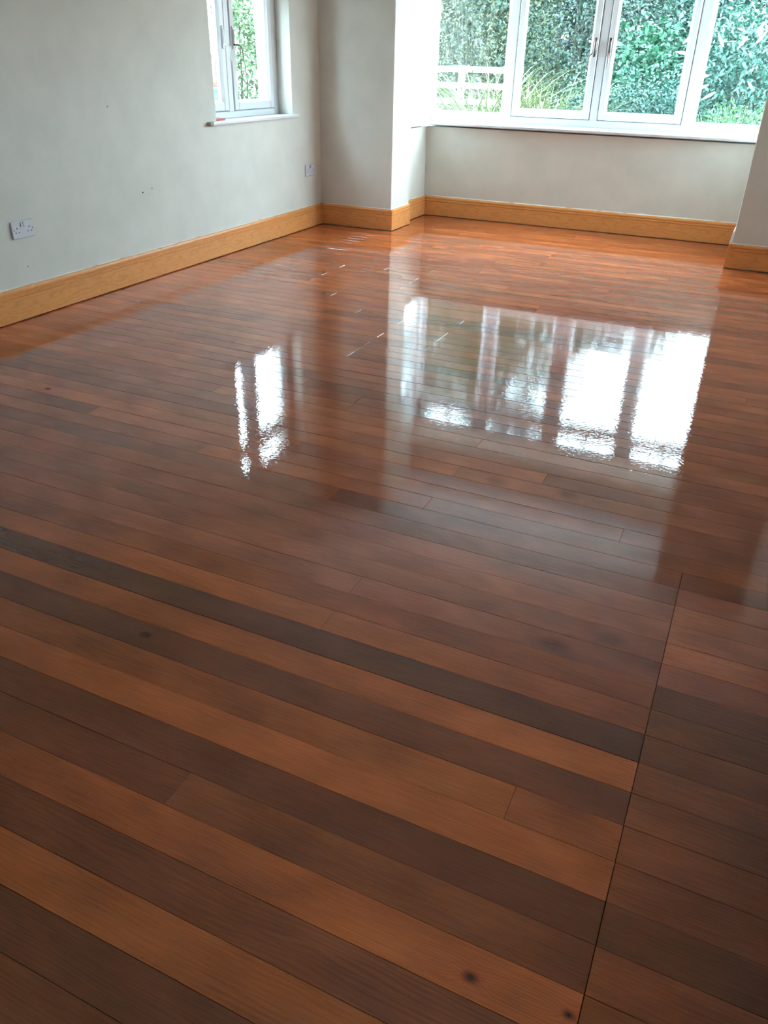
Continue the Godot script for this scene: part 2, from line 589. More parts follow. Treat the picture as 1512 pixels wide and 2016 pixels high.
func skirt_profile() -> Array:
	var T := 0.020
	return [Vector2(-0.002, 0.006), Vector2(T, 0.006), Vector2(T, 0.1215), Vector2(T - 0.0065, 0.1235), Vector2(T - 0.0065, 0.1285), Vector2(T - 0.0005, 0.1300), Vector2(T - 0.001, 0.1375),
		Vector2(T - 0.0080, 0.1395), Vector2(T - 0.0080, 0.1450), Vector2(T - 0.003, 0.1485), Vector2(T - 0.004, 0.157), Vector2(T - 0.008, 0.165), Vector2(T - 0.012, 0.1695), Vector2(-0.002, 0.1705)]

func skirting(called: String, label: String, runs: Array) -> void:
	var o := Node3D.new()
	o.name = numbered(called)
	add_child(o, true)
	tag(o, label, "baseboard", "", "structure")
	for r in runs:
		var st := begin()
		sweep(st, skirt_profile(), r[0], r[1], r[2])
		put("board", st, M.oak, o)
		# bead of old filler along the top edge, broken here and there
		var c := begin()
		var d: Vector3 = r[1] - r[0]
		var len := d.length()
		d /= len
		var x := 0.02
		while x < len - 0.03:
			var e := minf(x + rng.randf_range(0.15, 0.9), len - 0.02)
			var h := rng.randf_range(0.0025, 0.0055)
			sweep(c, [Vector2(-0.001, 0.169), Vector2(0.0075, 0.170), Vector2(0.006, 0.1715), Vector2(0.0012, 0.1705 + h), Vector2(-0.001, 0.1705 + h)], r[0] + d * x, r[0] + d * e, r[2])
			x = e + rng.randf_range(0.005, 0.06)
		put("filler_bead", c, M.caulk, o)

func skirtings() -> void:
	var X := Vector3.RIGHT
	var Z := Vector3.BACK
	skirting("baseboard_left", "oak skirting along the left wall with a joint near the socket", [[Vector3(0, 0, BACK_Z), Vector3(0, 0, -3.511), X], [Vector3(0, 0, -3.5118), Vector3(0, 0, FAR_Z), X]])
	skirting("baseboard_far", "oak skirting round the left pier's corner", [[Vector3(0.018, 0, FAR_Z), Vector3(PIER_L + 0.0195, 0, FAR_Z), Z], [Vector3(PIER_L, 0, FAR_Z + 0.0193), Vector3(PIER_L, 0, -6.622), X]])
	skirting("baseboard_bay", "oak skirting inside the window bay", [[Vector3(BAY_L, 0, -6.60), Vector3(BAY_L, 0, BAY_Z), X], [Vector3(BAY_L + 0.019, 0, BAY_Z), Vector3(BAY_R - 0.019, 0, BAY_Z), Z], [Vector3(BAY_R, 0, BAY_Z), Vector3(BAY_R, 0, -6.60), -X]])
	skirting("baseboard_far", "dark shaded oak skirting on the right pier", [[Vector3(PIER_R - 0.0195, 0, FAR_Z), Vector3(ROOM_R - 0.018, 0, FAR_Z), Z], [Vector3(PIER_R, 0, FAR_Z + 0.0193), Vector3(PIER_R, 0, -6.622), -X]])
	skirting("baseboard_right", "oak skirting along the right wall", [[Vector3(ROOM_R, 0, FAR_Z), Vector3(ROOM_R, 0, BACK_Z), -X]])

# ---------------------------------------------------------------- windows
# Windows are built in their own plane: u along the wall, y up, w towards the room; "to" puts a point into the world.
func wbox(st: SurfaceTool, to: Transform3D, u0: float, u1: float, y0: float, y1: float, w0: float, w1: float, c := 0.003) -> void:
	cbox(st, to * Vector3(u0, y0, w0), to * Vector3(u1, y1, w1), c)

func ring_frame(st: SurfaceTool, to: Transform3D, u0: float, u1: float, y0: float, y1: float, side: float, bottom: float, top: float, w0: float, w1: float, c := 0.004) -> void:
	wbox(st, to, u0, u0 + side, y0, y1, w0, w1, c)
	wbox(st, to, u1 - side, u1, y0, y1, w0, w1, c)
	wbox(st, to, u0 + side - 0.001, u1 - side + 0.001, y0, y0 + bottom, w0, w1 - 0.0006, c)
	wbox(st, to, u0 + side - 0.001, u1 - side + 0.001, y1 - top, y1, w0, w1 - 0.0006, c)

func pane(parent: Node, to: Transform3D, u0: float, u1: float, y0: float, y1: float, w: float) -> void:
	var st := begin()
	var a := to * Vector3(u0, y0, w)
	var b := to * Vector3(u1, y0, w)
	var c := to * Vector3(u1, y1, w)
	var d := to * Vector3(u0, y1, w)
	quad(st, a, b, c, d, to.basis * Vector3(0, 0, 1))
	put("pane", st, M.glass, parent)

# sloping glazing bead round a pane
func bead(st: SurfaceTool, to: Transform3D, u0: float, u1: float, y0: float, y1: float, bw: float, w_out: float, w_in: float) -> void:
	var o := [Vector3(u0, y0, w_out), Vector3(u1, y0, w_out), Vector3(u1, y1, w_out), Vector3(u0, y1, w_out)]
	var i := [Vector3(u0 + bw, y0 + bw, w_in), Vector3(u1 - bw, y0 + bw, w_in), Vector3(u1 - bw, y1 - bw, w_in), Vector3(u0 + bw, y1 - bw, w_in)]
	var g := [Vector3(u0 + bw, y0 + bw, w_in - 0.012), Vector3(u1 - bw, y0 + bw, w_in - 0.012), Vector3(u1 - bw, y1 - bw, w_in - 0.012), Vector3(u0 + bw, y1 - bw, w_in - 0.012)]
	var ctr := Vector3((u0 + u1) * 0.5, (y0 + y1) * 0.5, w_out)
	for k in 4:
		var l := (k + 1) % 4
		var inward: Vector3 = (ctr - (o[k] + o[l]) * 0.5).normalized()
		quad(st, to * o[k], to * o[l], to * i[l], to * i[k], to.basis * (inward + Vector3(0, 0, 1.5)))
		quad(st, to * i[k], to * i[l], to * g[l], to * g[k], to.basis * inward)

func casement(win: Node, to: Transform3D, u0: float, u1: float, y0: float, y1: float, stile: float, bottom: float, wf: float, called := "casement") -> MeshInstance3D:
	var st := begin()
	ring_frame(st, to, u0, u1, y0, y1, stile, bottom, stile, wf - 0.055, wf, 0.005)
	bead(st, to, u0 + stile - 0.0005, u1 - stile + 0.0005, y0 + bottom - 0.0005, y1 - stile + 0.0005, 0.013, wf - 0.006, wf - 0.018)
	var c := put(called, st, M.white, win)
	var gk := begin()
	ring_frame(gk, to, u0 - 0.005, u1 + 0.005, y0 - 0.005, y1 + 0.005, 0.012, 0.012, 0.012, wf - 0.05, wf - 0.011, 0.0)
	put("gap_strip", gk, M.dark_grey, c)  # dark strip added so the gap round the casement shows dark
	pane(c, to, u0 + stile - 0.004, u1 - stile + 0.004, y0 + bottom - 0.004, y1 - stile + 0.004, wf - 0.032)
	return c

# casement fastener: an oval back plate, dark inside, with a cranked lever that hangs down
func espag_handle(win: Node, to: Transform3D, u: float, y: float, wf: float, swing: float, plate_mat: Material, lever_mat: Material) -> void:
	var h := Node3D.new()
	var n := 0
	var nm := "handle"
	while win.has_node(NodePath(nm)):
		n += 1
		nm = "handle_%03d" % n
	h.name = nm
	win.add_child(h, true)
	var st := begin()
	wbox(st, to, u - 0.011, u + 0.011, y - 0.068, y + 0.068, wf, wf + 0.007, 0.003)
	wbox(st, to, u - 0.008, u + 0.008, y - 0.020, y + 0.050, wf + 0.007, wf + 0.012, 0.003)
	put("back_plate", st, plate_mat, h)
	st = begin()
	wbox(st, to, u - 0.0055, u + 0.0055, y - 0.036, y + 0.040, wf + 0.011, wf + 0.0145, 0.001)
	put("keep", st, M.dark_grey if plate_mat == M.brass else M.plastic, h)
	st = begin()
	var pts := [Vector3(u, y - 0.042, wf + 0.006), Vector3(u, y - 0.042, wf + 0.026), Vector3(u + swing * 0.25, y - 0.044, wf + 0.040), Vector3(u + swing * 0.6, y - 0.058, wf + 0.048), Vector3(u + swing * 0.85, y - 0.085, wf + 0.050), Vector3(u + swing, y - 0.145, wf + 0.050)]
	var w := []
	for p: Vector3 in pts: w.append(to * p)
	tube(st, w, [0.007, 0.0062, 0.0055, 0.0052, 0.005, 0.004], 10)
	put("lever", st, lever_mat, h)

func sill_profile(depth: float, y0: float, y1: float, nose: float) -> Array:
	# x = towards the room from the wall face; the front edge is rounded over
	var r := 0.0065
	var out := [Vector2(-depth, y0), Vector2(0, y0)]
	for i in 4:
		var t := -PI / 2 + PI / 2 * i / 3.0
		out.append(Vector2(nose - r + cos(t) * r, y0 + r + sin(t) * r))
	for i in 4:
		var t := PI / 2 * i / 3.0
		out.append(Vector2(nose - r + cos(t) * r, y1 - r + sin(t) * r))
	out.append(Vector2(-depth, y1))
	return out

func windows() -> void:
	# ---- the small window in the left wall; u runs along -z from the near reveal
	var to := Transform3D(Basis(Vector3(0, 0, -1), Vector3.UP, Vector3.RIGHT), Vector3(0, 0, -4.818))
	var win := Node3D.new()
	win.name = numbered("window_1")
	add_child(win, true)
	tag(win, "small white two-light window set deep in the left wall", "window", "", "structure")
	var W := 0.997
	var wf := -0.120            # room face of the frame
	var y0 := 0.865
	var y1 := 2.05
	var fr := begin()
	ring_frame(fr, to, 0.0, W, y0, y1, 0.062, 0.045, 0.06, wf - 0.075, wf, 0.005)
	put("frame", fr, M.white, win)
	var mu := begin()
	var m0 := 0.336
	var m1 := 0.398
	wbox(mu, to, m0, m1, y0 + 0.04, y1 - 0.05, wf - 0.075, wf - 0.0006, 0.006)
	put("mullion", mu, M.white, win)
	var tr := begin()
	wbox(tr, to, 0.06, W - 0.06, 1.70, 1.76, wf - 0.075, wf - 0.0012, 0.006)
	put("transom", tr, M.white, win)
	casement(win, to, 0.066, m0 - 0.004, y0 + 0.049, 1.697, 0.052, 0.052, wf + 0.004)
	casement(win, to, m1 + 0.004, W - 0.066, y0 + 0.049, 1.697, 0.052, 0.052, wf + 0.004)
	casement(win, to, 0.066, m0 - 0.004, 1.763, y1 - 0.064, 0.045, 0.045, wf + 0.004, "top_light")
	casement(win, to, m1 + 0.004, W - 0.066, 1.763, y1 - 0.064, 0.045, 0.045, wf + 0.004, "top_light")
	espag_handle(win, to, m0 - 0.030, 1.36, wf + 0.004, 0.02, M.plastic, M.white)
	espag_handle(win, to, m1 + 0.030, 1.36, wf + 0.004, 0.045, M.plastic, M.brass)
	var sl := begin()
	sweep(sl, sill_profile(0.19, 0.845, 0.868, 0.032), Vector3(0, 0, -4.824), Vector3(0, 0, -5.809), Vector3.RIGHT)
	sweep(sl, sill_profile(-0.0005, 0.845, 0.868, 0.032), Vector3(0, 0, -4.745), Vector3(0, 0, -4.8235), Vector3.RIGHT)
	sweep(sl, sill_profile(-0.0005, 0.845, 0.868, 0.032), Vector3(0, 0, -5.8095), Vector3(0, 0, -5.86), Vector3.RIGHT)
	put("window_sill", sl, M.white, win)
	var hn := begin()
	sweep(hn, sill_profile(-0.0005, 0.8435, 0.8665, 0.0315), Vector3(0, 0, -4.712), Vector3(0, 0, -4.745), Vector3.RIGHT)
	var horn := put("sill_horn", hn, M.horn_olive, win)  # horn coloured a darker olive grey than the white sill
	tag(horn, "darker olive grey end of the sill")

	# ---- the wide front window of the bay; u = x, w towards +z
	to = Transform3D(Basis(), Vector3.ZERO)
	win = Node3D.new()
	win.name = numbered("window_2")
	add_child(win, true)
	tag(win, "wide white four-light bay window looking onto the green garden", "window", "", "structure")
	wf = WIN_Z
	y0 = 0.778
	y1 = 2.27
	var xl := 0.446
	var xr := 3.548
	var t0 := 1.955
	var t1 := 2.02
	fr = begin()
	ring_frame(fr, to, xl, xr, y0, y1, 0.072, 0.062, 0.05, wf - 0.08, wf, 0.005)
	put("frame", fr, M.white, win)
	var mull := [[1.189, 1.269], [1.958, 2.026], [2.708, 2.79]]
	for m in mull:
		mu = begin()
		wbox(mu, to, m[0], m[1], y0 + 0.055, y1 - 0.045, wf - 0.08, wf - 0.0006, 0.007)
		put("mullion", mu, M.white, win)
	tr = begin()
	wbox(tr, to, xl + 0.07, xr - 0.07, t0, t1, wf - 0.08, wf - 0.0012, 0.006)
	put("transom", tr, M.white, win)
	var lights := [[xl + 0.072, 1.189], [1.269, 1.958], [2.026, 2.708], [2.79, xr - 0.072]]
	for i in 4:
		var a: float = lights[i][0]
		var b: float = lights[i][1]
		if i == 1 or i == 2:
			casement(win, to, a + 0.004, b - 0.004, y0 + 0.066, t0 - 0.004, 0.050, 0.052, wf + 0.006)
		else:
			var fb := begin()
			bead(fb, to, a - 0.0005, b + 0.0005, y0 + 0.0615, t0 + 0.0005, 0.024, wf - 0.022, wf - 0.034)
			var f := put("fixed_light", fb, M.white, win)
			pane(f, to, a - 0.003, b + 0.003, y0 + 0.058, t0 + 0.003, wf - 0.045)
		# top light with one glazing bar
		var c := casement(win, to, a + 0.004, b - 0.004, t1 + 0.004, y1 - 0.054, 0.040, 0.040, wf + 0.004, "top_light")
		var gb := begin()
		var mid := (a + b) * 0.5
		wbox(gb, to, mid - 0.012, mid + 0.012, t1 + 0.04, y1 - 0.09, wf - 0.05, wf - 0.008, 0.004)
		put("glazing_bar", gb, M.white, c)
	espag_handle(win, to, 1.933, 1.372, wf + 0.006, -0.045, M.brass, M.brass)
	espag_handle(win, to, 2.052, 1.372, wf + 0.006, 0.008, M.brass, M.brass)
	# sill board, mitred round into both ends of the bay
	sl = begin()
	sweep(sl, sill_profile(0.28, 0.760, 0.783, 0.048), Vector3(BAY_L + 0.002, 0, BAY_Z), Vector3(BAY_R - 0.002, 0, BAY_Z), Vector3.BACK)
	put("window_sill", sl, M.white, win)

	# ---- the side windows of the bay
	for s in [0, 1]:
		var px := 0.512 if s == 0 else 3.482
		if s == 0: to = Transform3D(Basis(Vector3(0, 0, 1), Vector3.UP, Vector3.RIGHT), Vector3(px, 0, -7.42))
		else: to = Transform3D(Basis(Vector3(0, 0, 1), Vector3.UP, Vector3.LEFT), Vector3(px, 0, -7.42))
		win = Node3D.new()
		win.name = numbered("window_3" if s == 0 else "window_4")
		add_child(win, true)
		tag(win, "narrow white side window at the bay's left end" if s == 0 else "narrow white side window at the bay's right end", "window", "", "structure")
		W = 0.80
		fr = begin()
		ring_frame(fr, to, 0.0, W, y0, y1, 0.05, 0.062, 0.05, -0.066, 0.0, 0.005)
		put("frame", fr, M.white, win)
		tr = begin()
		wbox(tr, to, 0.045, W - 0.045, t0, t1, -0.066, -0.0012, 0.005)
		put("transom", tr, M.white, win)
		var fb := begin()
		bead(fb, to, 0.0495, W - 0.0495, y0 + 0.0615, t0 + 0.0005, 0.02, -0.018, -0.03)
		var f := put("fixed_light", fb, M.white, win)
		pane(f, to, 0.046, W - 0.046, y0 + 0.058, t0 + 0.003, -0.04)
		casement(win, to, 0.054, W - 0.054, t1 + 0.004, y1 - 0.054, 0.035, 0.035, 0.004, "top_light")
		sl = begin()
		if s == 0: sweep(sl, sill_profile(0.145, 0.760, 0.783, 0.048), Vector3(BAY_L, 0, -6.622), Vector3(BAY_L, 0, BAY_Z + 0.046), Vector3.RIGHT)
		else: sweep(sl, sill_profile(0.145, 0.760, 0.783, 0.048), Vector3(BAY_R, 0, -6.622), Vector3(BAY_R, 0, BAY_Z + 0.046), Vector3.LEFT)
		put("window_sill", sl, M.white, win)

func added_window() -> void:  # added unseen window that lets sky light onto the near floor
	var to := Transform3D(Basis(Vector3(0, 0, 1), Vector3.UP, Vector3.LEFT), Vector3(ROOM_R + 0.12, 0, SIDE_Z0))
	var win := Node3D.new()
	win.name = numbered("window_5")
	add_child(win, true)
	tag(win, "added two-light window, unseen in the right wall, to light the near floor", "window", "", "structure")
	var w := SIDE_Z1 - SIDE_Z0
	var fr := begin()
	ring_frame(fr, to, 0.0, w, SIDE_Y0, SIDE_Y1, 0.06, 0.06, 0.06, -0.07, 0.0, 0.005)
	put("frame", fr, M.white, win)
	var mu := begin()
	wbox(mu, to, w * 0.5 - 0.035, w * 0.5 + 0.035, SIDE_Y0 + 0.055, SIDE_Y1 - 0.055, -0.07, -0.0006, 0.005)
	put("mullion", mu, M.white, win)
	casement(win, to, 0.063, w * 0.5 - 0.038, SIDE_Y0 + 0.063, SIDE_Y1 - 0.063, 0.05, 0.05, 0.004)
	casement(win, to, w * 0.5 + 0.038, w - 0.063, SIDE_Y0 + 0.063, SIDE_Y1 - 0.063, 0.05, 0.05, 0.004)

# ---------------------------------------------------------------- things in the room
func socket(at: Vector3, label: String) -> void:
	var t := thing("double_socket", at, label, "socket", "double sockets on the left wall")
	var st := begin()
	cbox(st, Vector3(0.0005, -0.043, -0.073), Vector3(0.0105, 0.043, 0.073), 0.003)
	put("face_plate", st, M.plastic, t)
	for s in [-1, 1]:
		var c: float = 0.040 * s
		for h in [[0.0, 0.008, 0.0022, 0.0045], [-0.011, -0.0125, 0.0035, 0.0022], [0.011, -0.0125, 0.0035, 0.0022]]:
			st = begin()
			cbox(st, Vector3(0.0085, h[1] - h[3], c + h[0] - h[2]), Vector3(0.0109, h[1] + h[3], c + h[0] + h[2]), 0.0)
			put("pin_hole", st, M.slot, t)
		st = begin()
		cbox(st, Vector3(0.010, 0.014, 0.0085 * s - 0.0055), Vector3(0.0142, 0.034, 0.0085 * s + 0.0055), 0.0015)
		put("rocker_switch", st, M.plastic, t)
		st = begin()
		cbox(st, Vector3(0.0100, 0.013, 0.0085 * s - 0.0068), Vector3(0.0108, 0.035, 0.0085 * s + 0.0068), 0.0)
		put("switch_gap", st, M.dark_grey, t)
		st = begin()
		tube(st, [Vector3(0.009, 0.0, 0.060 * s), Vector3(0.0112, 0.0, 0.060 * s)], [0.0035, 0.003], 10)
		put("fixing_screw", st, M.dark_grey, t)

func small_things() -> void:
	socket(Vector3(0, 0.449, -3.045), "white double socket low on the left wall nearest the camera")
	socket(Vector3(0, 0.449, -6.055), "white double socket under the small window beside the far corner")
	# red packer on the left sill
	var st := begin()
	cbox(st, Vector3(-0.10, 0.868, -4.955), Vector3(-0.02, 0.879, -4.845), 0.002)
	tag(put("packer", st, M.red), "small red sliver of plastic lying on the small window's sill", "packer")
	# cobweb under the corner of the bay sill
	st = begin()
	var c := Vector3(BAY_L + 0.026, 0.757, BAY_Z + 0.020)
	var r := RandomNumberGenerator.new()
	r.seed = 12
	for i in 9:
		var e := c + Vector3(r.randf_range(-0.024, 0.11) if i < 4 else r.randf_range(-0.02, 0.0), -r.randf_range(0.01, 0.045) if i < 4 else -r.randf_range(0.05, 0.13), r.randf_range(0.0, 0.03))
		var m := (c + e) * 0.5 + Vector3(0, -0.008, 0.004)
		tube(st, [c, m, e], [0.0007, 0.0006, 0.0005], 5)
	for i in 12:
		var p := c + Vector3(r.randf_range(-0.02, 0.0), -r.randf_range(0.07, 0.12), r.randf_range(0.0, 0.02))
		tube(st, [p, p + Vector3(r.randf_range(-0.012, 0.012), r.randf_range(-0.016, 0.016), 0.004)], [0.0007, 0.0007], 5)
	tag(put("cobweb", st, M.web), "pale wisp of cobweb hanging under the bay sill's left corner", "cobweb", "", "stuff")

# ---------------------------------------------------------------- garden
func leaf_mesh(length: float, width: float, fold := 0.25) -> ArrayMesh:
	var st := begin()
	var l := length
	var w := width * 0.5
	var b := Vector3.ZERO
	var m1 := Vector3(0, l * 0.35, 0.03 * l)
	var m2 := Vector3(0, l * 0.7, 0.02 * l)
	var t := Vector3(0, l, -0.05 * l)
	for s in [-1.0, 1.0]:
		var e1 := Vector3(s * w, l * 0.33, fold * w)
		var e2 := Vector3(s * w * 0.72, l * 0.68, fold * w * 0.6)
		tri(st, b, e1, m1, Vector3.BACK)
		quad(st, m1, e1, e2, m2, Vector3.BACK)
		tri(st, m2, e2, t, Vector3.BACK)
	return st.commit()

func blade_mesh(length: float, width: float, bend: float) -> ArrayMesh:
	var st := begin()
	var p := []
	for i in 8:
		var t := i / 7.0
		var a := t * bend
		p.append([Vector3(0, length * sin(a) / bend if bend > 0.01 else length * t, length * (1.0 - cos(a)) / bend), width * 0.5 * (1.0 - pow(t, 2.2)) + 0.0006])
	for i in 7:
		var u: Vector3 = p[i][0]
		var v: Vector3 = p[i + 1][0]
		quad(st, u - Vector3(p[i][1], 0, 0), u + Vector3(p[i][1], 0, 0), v + Vector3(p[i + 1][1], 0, 0), v - Vector3(p[i + 1][1], 0, 0), Vector3(0, -0.3, 1))
	return st.commit()

func scatter(parent: Node, called: String, mesh: Mesh, where: Array, colors: Array) -> void:
	var buf := PackedFloat32Array()
	buf.resize(where.size() * 16)
	for i in where.size():
		var t: Transform3D = where[i]
		var c: Color = colors[i]
		var o := i * 16
		for k in 3:
			buf[o + k * 4] = t.basis.x[k]
			buf[o + k * 4 + 1] = t.basis.y[k]
			buf[o + k * 4 + 2] = t.basis.z[k]
			buf[o + k * 4 + 3] = t.origin[k]
		buf[o + 12] = c.r
		buf[o + 13] = c.g
		buf[o + 14] = c.b
		buf[o + 15] = 1.0
	var mm := MultiMesh.new()
	mm.transform_format = MultiMesh.TRANSFORM_3D
	mm.use_colors = true
	mm.mesh = mesh
	mm.instance_count = where.size()
	mm.buffer = buf
	var o := MultiMeshInstance3D.new()
	o.name = called
	o.multimesh = mm
	o.material_override = M.leaf
	o.set_meta("kind", "stuff")
	parent.add_child(o, true)

# a bush or tree: clusters of leaves round the ends of branches, on a lumpy ellipsoid
func bush(called: String, label: String, category: String, at: Vector3, r: Vector3, clusters: int, per: int, lsize: float, lratio: float, ca: Color, cb: Color, spread: float, droop: float, s: int, group := "", trunk := 0.04) -> Node3D:
	var g := RandomNumberGenerator.new()
	g.seed = s
	var t := thing(called, Vector3(at.x, -0.2, at.z), label, category, group)
	var n := FastNoiseLite.new()
	n.seed = s
	n.frequency = 1.1
	var ctr := Vector3(0, at.y + 0.2, 0)
	var where := []
	var cols := []
	var st := begin()
	var made := 0
	while made < clusters:
		var d := Vector3(g.randfn(), g.randfn(), g.randfn()).normalized()
		var k := 0.80 + 0.35 * n.get_noise_3dv(d * 1.6) + 0.12 * g.randf()
		if g.randf() < 0.22: k *= g.randf_range(0.45, 0.85)
		var c := ctr + Vector3(d.x * r.x, d.y * r.y, d.z * r.z) * k
		if c.y < 0.05: continue
		made += 1
		var out := (Vector3(d.x / r.x, d.y / r.y, d.z / r.z)).normalized()
		var shade := g.randf()
		if made % 30 == 0:
			var root := Vector3(g.randf_range(-0.3, 0.3) * trunk * 6.0, 0, g.randf_range(-0.3, 0.3) * trunk * 6.0)
			var mid := root.lerp(c, 0.55) + Vector3(g.randf_range(-0.1, 0.1), g.randf_range(0.0, 0.25), g.randf_range(-0.1, 0.1))
			c = ctr + (c - ctr) * 0.8
			tube(st, [root, mid, c], [trunk * g.randf_range(0.5, 1.0), trunk * 0.45, trunk * 0.15], 6)
		for i in per:
			var p := c + Vector3(g.randfn(), g.randfn(), g.randfn()) * spread * 0.5
			if p.y < 0.02: continue
			var y := (out * 0.7 + Vector3(g.randfn(), g.randfn() - droop, g.randfn()) * 0.62).normalized()
			var z := (out + Vector3(0, 0.9, 0) + Vector3(g.randfn(), g.randfn(), g.randfn()) * 0.45)
			z = (z - y * z.dot(y)).normalized()
			var x := y.cross(z)
			var sc := g.randf_range(0.65, 1.25)
			where.append(Transform3D(Basis(x * sc, y * sc, z * sc), p))
			var c0 := ca.lerp(cb, clampf(shade * 0.7 + g.randf() * 0.5 - 0.1, 0.0, 1.0))
			var v := g.randf_range(0.75, 1.25)
			v *= LEAF_TONE
			cols.append(Color(c0.r * v * 0.8, c0.g * v, c0.b * v * 1.1))
	put("branches", st, M.bark, t)
	scatter(t, "foliage", leaf_mesh(lsize, lsize * lratio), where, cols)
	return t

func grass_clump(label: String, at: Vector3, n: int, length: float, s: int, ca: Color, cb: Color, group := "") -> void:
	var g := RandomNumberGenerator.new()
	g.seed = s
	var t := thing("grass_clump", at, label, "grass", group)
	var where := []
	var cols := []
	for i in n:
		var yaw := g.randf() * TAU
		var lean := absf(g.randfn()) * 0.28
		var sc := g.randf_range(0.6, 1.15)
		var b := Basis.from_euler(Vector3(lean, yaw, g.randfn() * 0.15)).scaled(Vector3(sc, sc, sc))
		where.append(Transform3D(b, Vector3(g.randfn() * 0.10, 0, g.randfn() * 0.10)))
		var c := ca.lerp(cb, g.randf())
		var v := g.randf_range(0.7, 1.3)
		v *= LEAF_TONE
		cols.append(Color(c.r * v, c.g * v, c.b * v))
	var st := begin()
	lathe(st, [Vector2(0.0, 0.10), Vector2(0.10, 0.07), Vector2(0.16, 0.0), Vector2(0.16, -0.02)], Vector3.ZERO, 12)
	put("crown", st, M.soil, t)
	scatter(t, "blades", blade_mesh(length, 0.015, 1.45), where, cols)

func garden() -> void:
	# ground: pale paving by the house, soil beyond
	var st := begin()
	cbox(st, Vector3(-40, -0.5, -8.9), Vector3(40, -0.2, 12), 0.0)
	cbox(st, Vector3(-40, -0.5, -45), Vector3(-2.2, -0.2, -8.9), 0.0)
	structure("ground", st, M.ground, "pale gravel drive round the house", "ground")
	st = begin()
	cbox(st, Vector3(-2.2, -0.5, -45), Vector3(40, -0.19, -8.9), 0.0)
	structure("ground", st, M.soil, "shaded planting bed outside the bay", "ground")
	# white post-and-rail fence
	var f := thing("rail_fence", Vector3(-1.2, -0.2, -11.6), "white post and rail fence at the left edge of the garden view", "fence")
	for i in 4:
		st = begin()
		cbox(st, Vector3(-2.51 + i * 0.98, 0.0, -0.04), Vector3(-2.43 + i * 0.98, 1.40, 0.04), 0.006)
		put("post", st, M.fence, f)
	for i in 4:
		st = begin()
		cbox(st, Vector3(-2.4, 1.355 - i * 0.195 - 0.036, 0.035), Vector3(1.35, 1.355 - i * 0.195 + 0.036, 0.06), 0.004)
		put("rail", st, M.fence, f)
	# bushes in view, left to right
	var c := func(r: float, g: float, b: float) -> Color: return Color(r, g, b)
	bush("twiggy_shrub", "tall olive green twiggy shrub behind the white fence, leftmost in the bay window", "shrub", Vector3(-0.75, 1.6, -12.2), Vector3(1.25, 2.6, 0.9), 900, 22, 0.052, 0.42, c.call(0.085, 0.115, 0.028), c.call(0.25, 0.23, 0.07), 0.26, 0.1, 101, "", 0.016)
	bush("leafy_shrub", "tall blue green shrub with small leaves behind the long grass", "shrub", Vector3(0.55, 1.5, -12.8), Vector3(1.15, 2.3, 0.9), 900, 22, 0.052, 0.5, c.call(0.035, 0.135, 0.085), c.call(0.16, 0.28, 0.15), 0.26, 0.1, 102, "", 0.016)
	bush("mound_shrub", "low rounded teal shrub beside the long grass, left of the window handles", "shrub", Vector3(1.30, 0.30, -10.3), Vector3(0.46, 0.82, 0.45), 240, 24, 0.042, 0.6, c.call(0.04, 0.17, 0.11), c.call(0.09, 0.30, 0.19), 0.18, 0.0, 103, "low mounded shrubs outside the bay", 0.02)
	bush("broadleaf_shrub", "bright green shrub with broad leaves just right of the window handles", "shrub", Vector3(1.70, 0.75, -12.0), Vector3(0.55, 1.02, 0.5), 300, 20, 0.075, 0.62, c.call(0.05, 0.26, 0.11), c.call(0.11, 0.40, 0.19), 0.24, 0.2, 104, "", 0.03)
	bush("mound_shrub", "dense teal shrub with tiny leaves at the foot of the right casement", "shrub", Vector3(2.02, 0.18, -10.5), Vector3(0.72, 1.06, 0.55), 460, 24, 0.042, 0.6, c.call(0.035, 0.165, 0.115), c.call(0.10, 0.31, 0.22), 0.18, 0.0, 105, "low mounded shrubs outside the bay", 0.03)
	bush("arching_shrub", "arching blue green shrub behind, at the top of the right casement", "shrub", Vector3(2.35, 1.35, -13.0), Vector3(0.85, 1.5, 0.7), 420, 22, 0.068, 0.42, c.call(0.04, 0.19, 0.13), c.call(0.11, 0.33, 0.22), 0.26, 0.35, 106, "", 0.04)
	var b := bush("flowering_shrub", "bright shrub with large drooping leaves and pale flower spikes at the far right", "shrub", Vector3(3.02, 0.62, -11.2), Vector3(0.85, 1.25, 0.6), 560, 20, 0.075, 0.40, c.call(0.045, 0.22, 0.13), c.call(0.15, 0.40, 0.27), 0.26, 0.45, 107, "", 0.03)
	var g := RandomNumberGenerator.new()
	g.seed = 77
	for i in 16:
		st = begin()
		var p := Vector3(g.randf_range(-0.75, 0.6), g.randf_range(1.15, 2.0), g.randf_range(0.42, 0.66))
		var d := Vector3(g.randf_range(-0.7, 0.7), g.randf_range(-0.5, 0.4), 0.3).normalized()
		tube(st, [p, p + d * 0.05, p + d * 0.11, p + d * 0.16], [0.010, 0.017, 0.013, 0.004], 8)
		put("flower_spike", st, M.flower, b)
	bush("feathery_shrub", "low feathery yellow green shrub at the window's lower right corner", "shrub", Vector3(3.05, 0.15, -9.6), Vector3(0.62, 0.80, 0.4), 420, 26, 0.05, 0.18, c.call(0.14, 0.33, 0.07), c.call(0.30, 0.52, 0.16), 0.13, -0.7, 108, "", 0.02)
	grass_clump("long arching grass clump in front of the fence, left of the first mullion", Vector3(0.22, -0.2, -10.0), 750, 2.0, 201, c.call(0.28, 0.46, 0.12), c.call(0.62, 0.64, 0.30), "long grass clumps outside the bay")
	grass_clump("long arching grass clump in the left casement, straw tipped", Vector3(0.86, -0.2, -10.2), 800, 1.85, 202, c.call(0.28, 0.46, 0.14), c.call(0.72, 0.70, 0.42), "long grass clumps outside the bay")
